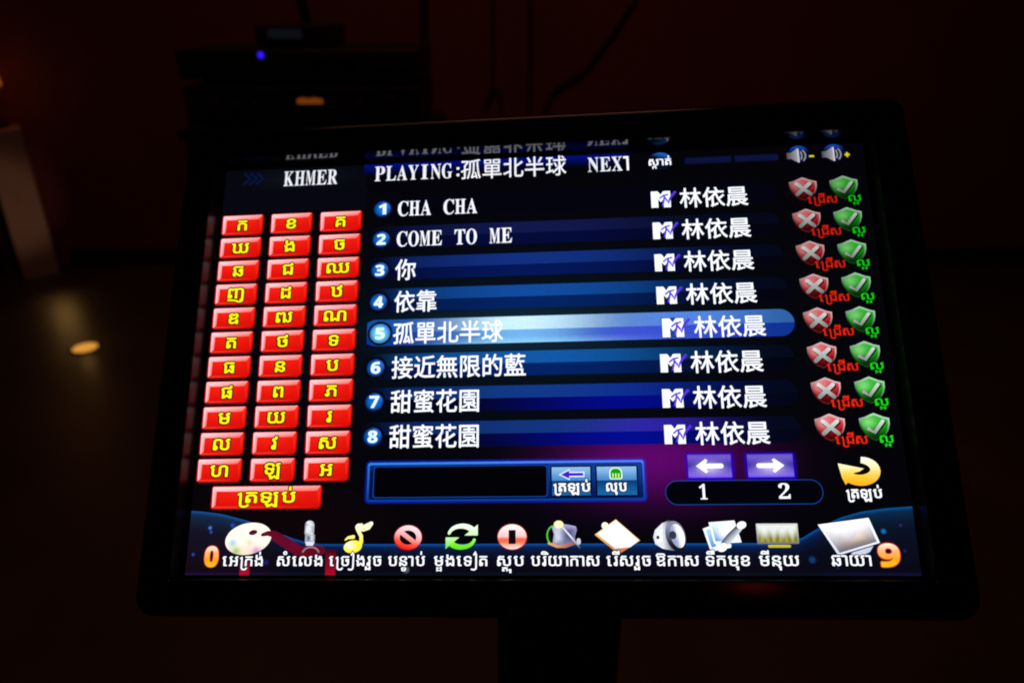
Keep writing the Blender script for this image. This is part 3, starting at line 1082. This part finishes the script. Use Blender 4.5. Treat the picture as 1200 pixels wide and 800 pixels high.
# ---- return arrow
g = G()
def gold(y0, y1, lo, hi):
    return lambda x, y: mixc(lo, hi, sstep(y0, y1, y))
gl = lambda x, y: ramp([(0, rgb(252, 172, 20)), (0.35, rgb(255, 204, 60)), (0.6, rgb(255, 240, 176)), (1, rgb(252, 250, 240))], (y - 48.6)/15.4)
arc = ell(384.6, 56.2, 8.4, 5.6, 22, 82, -150)
g.stroke(arc, [3.4 + 2.6*math.sin(PI*min(1, i/16.0)*0.55) for i in range(len(arc))], gl, 6, cap=False)
g.poly([(373.2, 60.0), (387.0, 57.0), (384.4, 55.4), (380.4, 54.4), (379.6, 51.6), (376.2, 48.2), (374.6, 52)], gl, 7, 3, center=(378, 55.5))
ktext(g, 'ត្រឡប់', 376.3, 394.8, 41.0, 4.6, WHITE, 10, 0.2)
g.build('return_icon', D)

# ---- lower bar
WAVE = [(0, 36.3), (6, 36.0), (18.8, 34.4), (34.8, 30.5), (50.7, 24.6), (63.8, 20.2), (72, 18.0), (79.2, 17.3), (120, 17.2), (190, 17.2), (280, 17.2), (340, 17.2), (349.8, 19.8), (359.4, 25.2), (371.4, 30.6), (383.1, 33.7), (396, 35.4), (410, 36.3)]
def wave_y(x):
    for (a, ya), (b, yb) in zip(WAVE, WAVE[1:]):
        if x <= b:
            t = (x-a)/(b-a)
            return ya + (yb-ya)*t
    return WAVE[-1][1]
g = G()
def wcol(x, d, y):
    side = max(1 - sstep(20, 80, x), sstep(345, 385, x))
    bright = 0.55 + 0.45*sstep(0, 1, side) if x < 100 else 0.75 + 0.2*side
    line = math.exp(-(d/0.9)**2)
    fall = math.exp(-d/(2.6 + 2.6*side))
    c = [0.0025, 0.0022, 0.006]
    c[1] += 0.030*fall*bright + 0.05*line; c[2] += 0.16*fall*bright*(0.55 if side > 0.4 else 1) + 0.22*line
    if x < 110:
        q = sstep(0.0, 1, side); c[0] += 0.004*q
    e = math.exp(-((y-0.9)/0.7)**2)
    c[2] += 0.02*e*(0.3 + side); c[0] += 0.004*e*side; c[1] += 0.003*e
    return (*c, 1)
N = 164
for i in range(N):
    xa, xb = 410*i/N, 410*(i+1)/N
    ya, yb = wave_y(xa), wave_y(xb)
    ds = [0, 0.8, 1.8, 3.2, 5, 8, 12]
    la = [ya-d for d in ds if ya-d > 2.4] + [2.4, 1.6, 0.9, 0]
    lb = [yb-d for d in ds if ya-d > 2.4] + [2.4, 1.6, 0.9, 0]
    for p, q, r, s_ in zip(la, la[1:], lb, lb[1:]):
        g.face([(xa, q), (xb, s_), (xb, r), (xa, p)], [wcol(xa, ya-q, q), wcol(xb, yb-s_, s_), wcol(xb, yb-r, r), wcol(xa, ya-p, p)], 2)
for (x, y, r, c) in [(12.5, 26.6, 1.0, rgb(70, 130, 230)), (13.3, 24.2, 0.8, rgb(40, 90, 190)), (3.8, 11.6, 0.8, rgb(40, 80, 190)), (26, 28, 1.2, rgb(30, 80, 180)), (48, 7.2, 1.3, rgb(26, 34, 120)), (393.2, 23.2, 1.2, rgb(24, 120, 200)), (402.5, 26.4, 0.8, rgb(50, 40, 110)), (354, 8.4, 1.6, rgb(20, 62, 130)), (403, 13, 0.7, rgb(30, 40, 120)), (367, 4, 0.8, rgb(24, 32, 80)), (130, 3.2, 1.6, rgb(110, 110, 120)), (84.6, 5.0, 0.8, rgb(40, 30, 90))]:
    g.poly(ell(x, y, r*1.5, r*1.5, 16), lambda a, b, x=x, y=y, r=r, c=c: (*c[:3], 1-min(1, math.hypot(a-x, b-y)/(r*1.5))), 3, 4)
g.build('toolbar_band', D)

# red reflection on the glass, painted as flat glowing shapes behind the toolbar icons
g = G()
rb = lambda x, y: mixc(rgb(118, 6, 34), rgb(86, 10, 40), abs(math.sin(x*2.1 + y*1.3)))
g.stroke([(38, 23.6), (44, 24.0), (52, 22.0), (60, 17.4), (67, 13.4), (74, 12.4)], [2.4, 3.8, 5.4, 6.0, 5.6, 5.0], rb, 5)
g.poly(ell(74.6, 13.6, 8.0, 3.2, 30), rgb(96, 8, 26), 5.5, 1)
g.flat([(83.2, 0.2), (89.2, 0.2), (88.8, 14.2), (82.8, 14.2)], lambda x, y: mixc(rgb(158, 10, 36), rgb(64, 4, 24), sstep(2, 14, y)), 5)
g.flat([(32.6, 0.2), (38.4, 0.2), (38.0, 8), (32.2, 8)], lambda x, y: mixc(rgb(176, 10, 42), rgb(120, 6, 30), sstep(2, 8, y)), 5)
g.build('painted_red_reflection', D)

def big_digit(ch, x0, x1, y0, y1):
    g = G()
    ch_ = chr(0x1D7EC + int(ch))
    T = fit(ch_, x0+0.8, x1-0.8, y0+0.8, y1-0.8)
    ink(g, T, lambda x, y: ramp([(0, rgb(226, 120, 10)), (0.5, rgb(220, 60, 14)), (1, rgb(200, 50, 40))], (y-y0)/(y1-y0)), 8, 0.8, 12)
    ink(g, T, lambda x, y: ramp([(0, rgb(255, 190, 40)), (0.35, rgb(255, 160, 30)), (0.65, rgb(255, 176, 110)), (1, rgb(255, 240, 220))], (y-y0)/(y1-y0)), 12, 0.3)
    g.build('toolbar_digit', D)
big_digit('0', 10.4, 19.6, 4.3, 16.8)
big_digit('9', 388.4, 400.6, 4.3, 17.4)

IV = rgb(252, 248, 232)
# palette
g = G()
pal = []
for i in range(48):
    a = 2*PI*i/48
    r = 1.0 + 0.06*math.cos(2*a+0.8)
    pal.append((36.2 + 13.2*r*math.cos(a) + 0.8*math.sin(a), 20.4 + 9.4*r*math.sin(a) + 1.6*math.cos(a)))
def palcol(x, y):
    c = mixc(rgb(240, 222, 200), IV, sstep(12, 20, y))
    for (bx, by, br, cc) in ((27, 18, 2.6, rgb(130, 196, 220)), (29.5, 13.4, 2.8, rgb(150, 186, 60)), (41.5, 13.6, 2.8, rgb(196, 116, 196)), (37, 18.2, 2.2, rgb(250, 206, 176))):
        c = mixc(c, cc, 0.85*math.exp(-((x-bx)**2 + (y-by)**2)/(br*br*0.7)))
    return c
g.poly(pal, palcol, 7, 10)
g.poly(ell(38.8, 23.9, 2.6, 1.4, 20, rot=12), rgb(86, 8, 34), 9, 1)
g.stroke([(44.6, 22.6), (47.6, 23.4), (51.4, 22.8)], [2.0, 2.8, 3.6], rgb(100, 8, 36), 9)
ktext(g, 'អេក្រង់', 21.9, 45.9, 5.3, 5.2, WHITE, 14, 0.12, (0.6, rgb(16, 8, 18)))
g.build('toolbar_button', D, 'toolbar button with a cream paint palette')
# microphone
g = G()
silver = lambda x, y: ramp([(0, rgb(120, 126, 140)), (0.35, rgb(236, 238, 244)), (0.65, rgb(206, 208, 216)), (1, rgb(96, 98, 110))], (x - 69.4)/6.8 + 0.12*math.sin(y*2.4))
g.poly(rrect(69.6, 22.4, 75.2, 30.4, (2.6, 2.6, 0.8, 0.8)), silver, 9, 4)
g.poly(rrect(70.2, 18.6, 76.0, 22.6, 0.6), lambda x, y: ramp([(0, rgb(190, 196, 210)), (0.4, rgb(70, 76, 96)), (0.7, rgb(220, 222, 232)), (1, rgb(100, 104, 120))], (x-70)/6), 8, 4)
g.poly([(70.2, 18.6), (76.0, 18.6), (75.0, 16.4), (71.2, 16.4)], rgb(216, 220, 236), 8.5, 1)
g.stroke(ell(74.0, 11.6, 5.0, 4.0, 16, 20, 160), 0.9, rgb(140, 120, 140), 9)
ktext(g, 'សំលេង', 54.6, 81.2, 5.3, 5.2, WHITE, 14, 0.12, (0.6, rgb(16, 8, 24)))
g.build('toolbar_button', D, 'toolbar button with a silver microphone')
# note
g = G()
yl = lambda x, y: ramp([(0, rgb(250, 226, 20)), (0.45, rgb(250, 240, 90)), (0.7, rgb(248, 244, 190)), (1, rgb(250, 246, 222))], (y-13)/16)
g.poly(ell(98.6, 15.8, 5.4, 3.5, 30, rot=8), lambda x, y: mixc(rgb(255, 238, 40), rgb(252, 250, 228), math.exp(-(((x-96.8)/2.6)**2 + ((y-16.6)/2)**2))), 9, 5)
g.stroke([(102.4, 15.6), (103.4, 18.4), (103.2, 21.6), (101.2, 25.0), (103.0, 27.6)], [1.8, 2.2, 2.2, 2.4, 2.4], yl, 10)
g.stroke([(101.6, 26.6), (104.4, 26.0), (107.0, 27.0), (108.8, 28.6)], [4.2, 3.6, 3.8, 2.4], yl, 11)
g.stroke([(94.0, 19.6), (95.6, 20.8), (98.6, 21.2)], [0.8, 1.5, 2.2], yl, 10)
ktext(g, 'ច្រៀងរួច', 85.2, 115.4, 5.3, 5.2, WHITE, 14, 0.12, (0.6, rgb(16, 8, 24)))
g.build('toolbar_button', D, 'toolbar button with a yellow music note')
# prohibition sign
g = G()
cx, cy = 130.6, 20.8
red_w = lambda x, y: ramp([(0, rgb(236, 20, 10)), (0.28, rgb(240, 84, 64)), (0.55, rgb(244, 170, 170)), (1, rgb(255, 226, 232))], (y-cy)/13.4 + 0.5 - 0.02*(cx-x))
g.poly(ell(cx, cy, 8.4, 7.2), rgb(130, 10, 14), 8, 1)
g.poly(ell(cx, cy, 7.9, 6.7), red_w, 9, 6)
g.poly(ell(cx, cy, 4.8, 3.9), rgb(8, 4, 18), 11, 1)
g.stroke([(cx-4.4, cy+3.2), (cx+4.4, cy-3.2)], 2.6, red_w, 13, cap=False)
ktext(g, 'បន្ទាប់', 119.6, 140.6, 5.3, 5.2, WHITE, 16, 0.12, (0.6, rgb(10, 8, 24)))
g.build('toolbar_button', D, 'toolbar button with a red no-entry ring')
# two turning arrows
g = G()
cx, cy = 161.6, 21.2
grn = lambda x, y: ramp([(0, rgb(90, 214, 16)), (0.3, rgb(126, 236, 40)), (0.55, rgb(206, 246, 190)), (1, rgb(244, 255, 240))], (y-13.6)/15.2)
up = ell(cx, cy+0.8, 7.4, 5.0, 16, 168, 28)
g.stroke(up, [1.6 + 1.9*i/16 for i in range(17)], grn, 9, cap=True)
g.flat([(cx+9.2, cy+6.6), (cx+9.2, cy+0.6), (cx+1.6, cy+0.6)], grn, 10)
dn = ell(cx, cy-0.8, 7.4, 5.0, 16, -12, -152)
g.stroke(dn, [1.6 + 1.9*i/16 for i in range(17)], grn, 9, cap=True)
g.flat([(cx-9.2, cy-6.8), (cx-9.2, cy-0.4), (cx-1.4, cy-0.4)], grn, 10)
ktext(g, 'ម្ដងទៀត', 146.0, 176.2, 5.3, 5.2, WHITE, 14, 0.12, (0.6, rgb(8, 8, 24)))
g.build('toolbar_button', D, 'toolbar button with two green turning arrows')
# stop
g = G()
cx, cy = 190.4, 21.0
stp = lambda x, y: ramp([(0, rgb(255, 236, 226)), (0.14, rgb(250, 190, 170)), (0.3, rgb(236, 96, 60)), (0.44, rgb(236, 110, 90)), (0.5, rgb(240, 190, 190)), (1, rgb(255, 250, 250))], (y-cy)/13.8 + 0.5)
g.poly(ell(cx, cy, 8.5, 7.3), rgb(170, 40, 40), 8, 1)
g.poly(ell(cx, cy, 8.1, 6.8), stp, 9, 10)
g.flat([(cx-2.0, cy-3.9), (cx+2.0, cy-3.9), (cx+2.0, cy+3.7), (cx-2.0, cy+3.7)], rgb(14, 3, 8), 12)
ktext(g, 'ស្តុប', 182.0, 196.8, 5.3, 5.2, WHITE, 14, 0.12, (0.6, rgb(8, 8, 24)))
g.build('toolbar_button', D, 'toolbar button with a round red stop sign')
# little hat and wand
g = G()
g.stroke(ell(214.2, 21.6, 4.0, 5.2, 14, 100, 260), 0.9, rgb(70, 190, 60), 8)
ht = lambda x, y: mixc(ramp([(0, rgb(90, 92, 120)), (0.25, rgb(214, 218, 240)), (0.5, rgb(120, 122, 160)), (0.7, rgb(66, 68, 104)), (1, rgb(130, 134, 176))], (x-212.5)/14), rgb(190, 188, 240), 0.6*sstep(24, 27.5, y)) 
g.poly([(213.0, 16.8), (214.0, 22.4), (212.8, 26.4), (216.8, 27.8), (221.6, 27.6), (226.4, 26.6), (227.0, 24.6), (225.8, 21.0), (226.0, 17.2), (219.4, 15.4)], ht, 9, 4)
g.stroke([(211.0, 17.4), (215.6, 15.8), (220.6, 15.8), (227.6, 18.2)], [1.2, 1.8, 1.8, 1.4], lambda x, y: mixc(rgb(226, 160, 110), rgb(150, 80, 66), sstep(212, 226, x)), 10)
g.poly(ell(216.8, 27.6, 2.8, 2.2, 20), lambda x, y: mixc(rgb(255, 255, 240), rgb(250, 226, 110), math.hypot(x-216.8, y-27.6)/3), 11, 3)
g.stroke([(219.2, 25.8), (223.8, 20.6), (228.6, 14.6)], [0.8, 0.9, 0.6], lambda x, y: mixc(rgb(60, 60, 70), rgb(226, 230, 246), sstep(16, 21, y)), 12)
g.poly(ell(227.8, 18.4, 1.2, 1.8, 14), rgb(200, 204, 220), 13, 1)
ktext(g, 'បរិយាកាស', 201.0, 239.0, 5.3, 5.2, WHITE, 16, 0.12, (0.6, rgb(8, 8, 20)))
g.build('toolbar_button', D, 'toolbar button with a small grey hat and wand')
# clip board
g = G()
g.poly([(236.8, 22.0), (248.9, 30.3), (262.0, 18.8), (249.8, 11.4)], lambda x, y: mixc(rgb(196, 110, 40), rgb(250, 200, 120), sstep(12, 26, y)), 8, 3)
g.poly([(238.2, 22.4), (248.9, 29.8), (261.4, 18.9), (256.4, 15.2), (248.0, 14.4)], lambda x, y: mixc(rgb(236, 232, 236), rgb(255, 253, 248), sstep(14, 20, y)), 10, 3)
g.poly(ell(242.8, 26.8, 2.0, 2.0, 16), rgb(252, 240, 220), 11, 1)
g.flat([(241.0, 24.2), (244.4, 26.8), (246.4, 25.2), (242.6, 22.6)], rgb(250, 246, 240), 12)
ktext(g, 'រើសរួច', 243.0, 267.0, 5.3, 5.2, WHITE, 16, 0.12, (0.6, rgb(8, 8, 20)))
g.build('toolbar_button', D, 'toolbar button with a tilted white note board')
# loudspeaker
g = G()
cx, cy = 278.4, 21.0
g.poly([(269.2, 20.6), (270.4, 24.4), (274.4, 28.0), (278.6, 29.6), (282, 28), (282, 16), (280.6, 13.2), (274.0, 14.4), (270.2, 16.8)], lambda x, y: ramp([(0, rgb(206, 206, 220)), (0.4, rgb(252, 252, 255)), (0.75, rgb(180, 184, 206)), (1, rgb(60, 64, 90))], (x-269.2)/9.5), 8, 4)
g.poly(ell(281.6, 21.2, 5.4, 8.2, 32, rot=14), lambda x, y: mixc(rgb(20, 22, 32), rgb(130, 136, 160), sstep(16, 28, y)), 9, 4)
g.poly(ell(282.6, 21.2, 3.8, 6.6, 32, rot=14), lambda x, y: mixc(rgb(150, 158, 186), rgb(255, 255, 255), sstep(280.6, 284.6, x + (y-21)*0.25)), 10, 4)
g.poly(ell(280.0, 21.6, 2.0, 2.2, 20), rgb(48, 52, 70), 11, 1)
g.poly(ell(271.8, 20.4, 0.9, 1.0, 12), rgb(50, 54, 80), 11, 1)
ktext(g, 'ឱកាស', 270.2, 293.2, 5.3, 5.2, WHITE, 16, 0.12, (0.6, rgb(8, 8, 20)))
g.build('toolbar_button', D, 'toolbar button with a white round loudspeaker')
# photographs with a brush
g = G()
pf = rgb(236, 246, 252)
g.poly([(296.6, 25.0), (300.6, 26.4), (311.6, 16.4), (311.2, 14.8), (301.4, 13.0), (299.8, 14.0)], pf, 8, 1)
g.poly([(298.4, 24.2), (301.0, 24.8), (303.4, 15.6), (300.8, 14.8)], lambda x, y: mixc(rgb(90, 150, 210), rgb(170, 206, 236), sstep(15, 24, y)), 9, 2)
g.poly([(300.0, 28.4), (314.2, 29.4), (317.2, 17.6), (302.2, 17.0)], pf, 10, 1)
g.poly([(301.4, 27.2), (313.2, 28.2), (315.6, 18.6), (303.2, 18.2)], lambda x, y: mixc(mixc(rgb(74, 138, 208), rgb(216, 236, 250), sstep(18, 26, y)), rgb(250, 252, 255), sstep(303, 309, x)), 11, 5)
g.stroke([(307.2, 16.2), (311.4, 20.6), (316.6, 25.6)], [3.6, 4.2, 3.6], lambda x, y: mixc(rgb(206, 214, 226), rgb(40, 46, 62), sstep(-1.6, 0.9, (y-20.6)-(x-311.4))), 13)
g.poly(ell(317.8, 26.8, 2.7, 2.0, 20, rot=20), rgb(246, 252, 255), 14, 1)
g.poly(ell(306.6, 15.0, 3.0, 2.2, 20, rot=30), rgb(244, 250, 255), 14, 1)
ktext(g, 'ទឹកមុខ', 297.2, 320.6, 5.3, 5.2, WHITE, 17, 0.12, (0.6, rgb(8, 8, 20)))
g.build('toolbar_button', D, 'toolbar button with two photographs and a brush')
# flat television
g = G()
g.poly(rrect(325.6, 16.8, 348.0, 27.6, 0.5), lambda x, y: mixc(rgb(120, 120, 96), rgb(206, 210, 206), sstep(17, 27, y)), 8, 4)
g.grid(326.6, 17.8, 347.0, 26.6, 24, 10, lambda x, y: mixc(mixc(rgb(110, 108, 14), rgb(166, 158, 70), 0.5+0.5*math.sin(x*1.9)), rgb(226, 232, 228), sstep(18.5, 25, y + 0.9*math.sin(x*1.3))), 10)
g.poly(rrect(331.2, 14.8, 343.4, 16.3, 0.7), rgb(196, 182, 30), 9, 1)
ktext(g, 'មីនុយ', 325.8, 346.8, 5.3, 5.2, WHITE, 14, 0.12, (0.6, rgb(8, 8, 20)))
g.build('toolbar_button', D, 'toolbar button with a small silver television')
# tilted picture screen
g = G()
g.poly([(358.8, 26.9), (386.2, 30.4), (390.6, 17.2), (368.0, 10.6)], lambda x, y: mixc(rgb(210, 214, 232), rgb(252, 252, 254), sstep(14, 20, y)), 8, 2)
g.poly([(360.6, 26.0), (385.3, 29.2), (389.0, 17.8), (368.8, 12.0)], lambda x, y: ramp([(0, rgb(96, 92, 104)), (0.28, mixc(rgb(150, 140, 146), rgb(240, 190, 120), math.exp(-((x-379)/4)**2))), (0.5, rgb(206, 204, 212)), (0.8, rgb(246, 246, 250)), (1, rgb(253, 253, 255))], (y - 13.2 - (x-375)*0.24)/14), 10, 8, )
g.flat([(375.4, 12.2), (387.0, 15.6), (384.6, 12.4), (380.0, 10.4), (374.0, 10.4)], rgb(196, 202, 224), 9)
ktext(g, 'ឆាយា', 364.2, 384.8, 5.3, 5.4, WHITE, 15, 0.12, (0.6, rgb(10, 10, 24)))
g.build('toolbar_button', D, 'toolbar button with a tilted white picture screen')
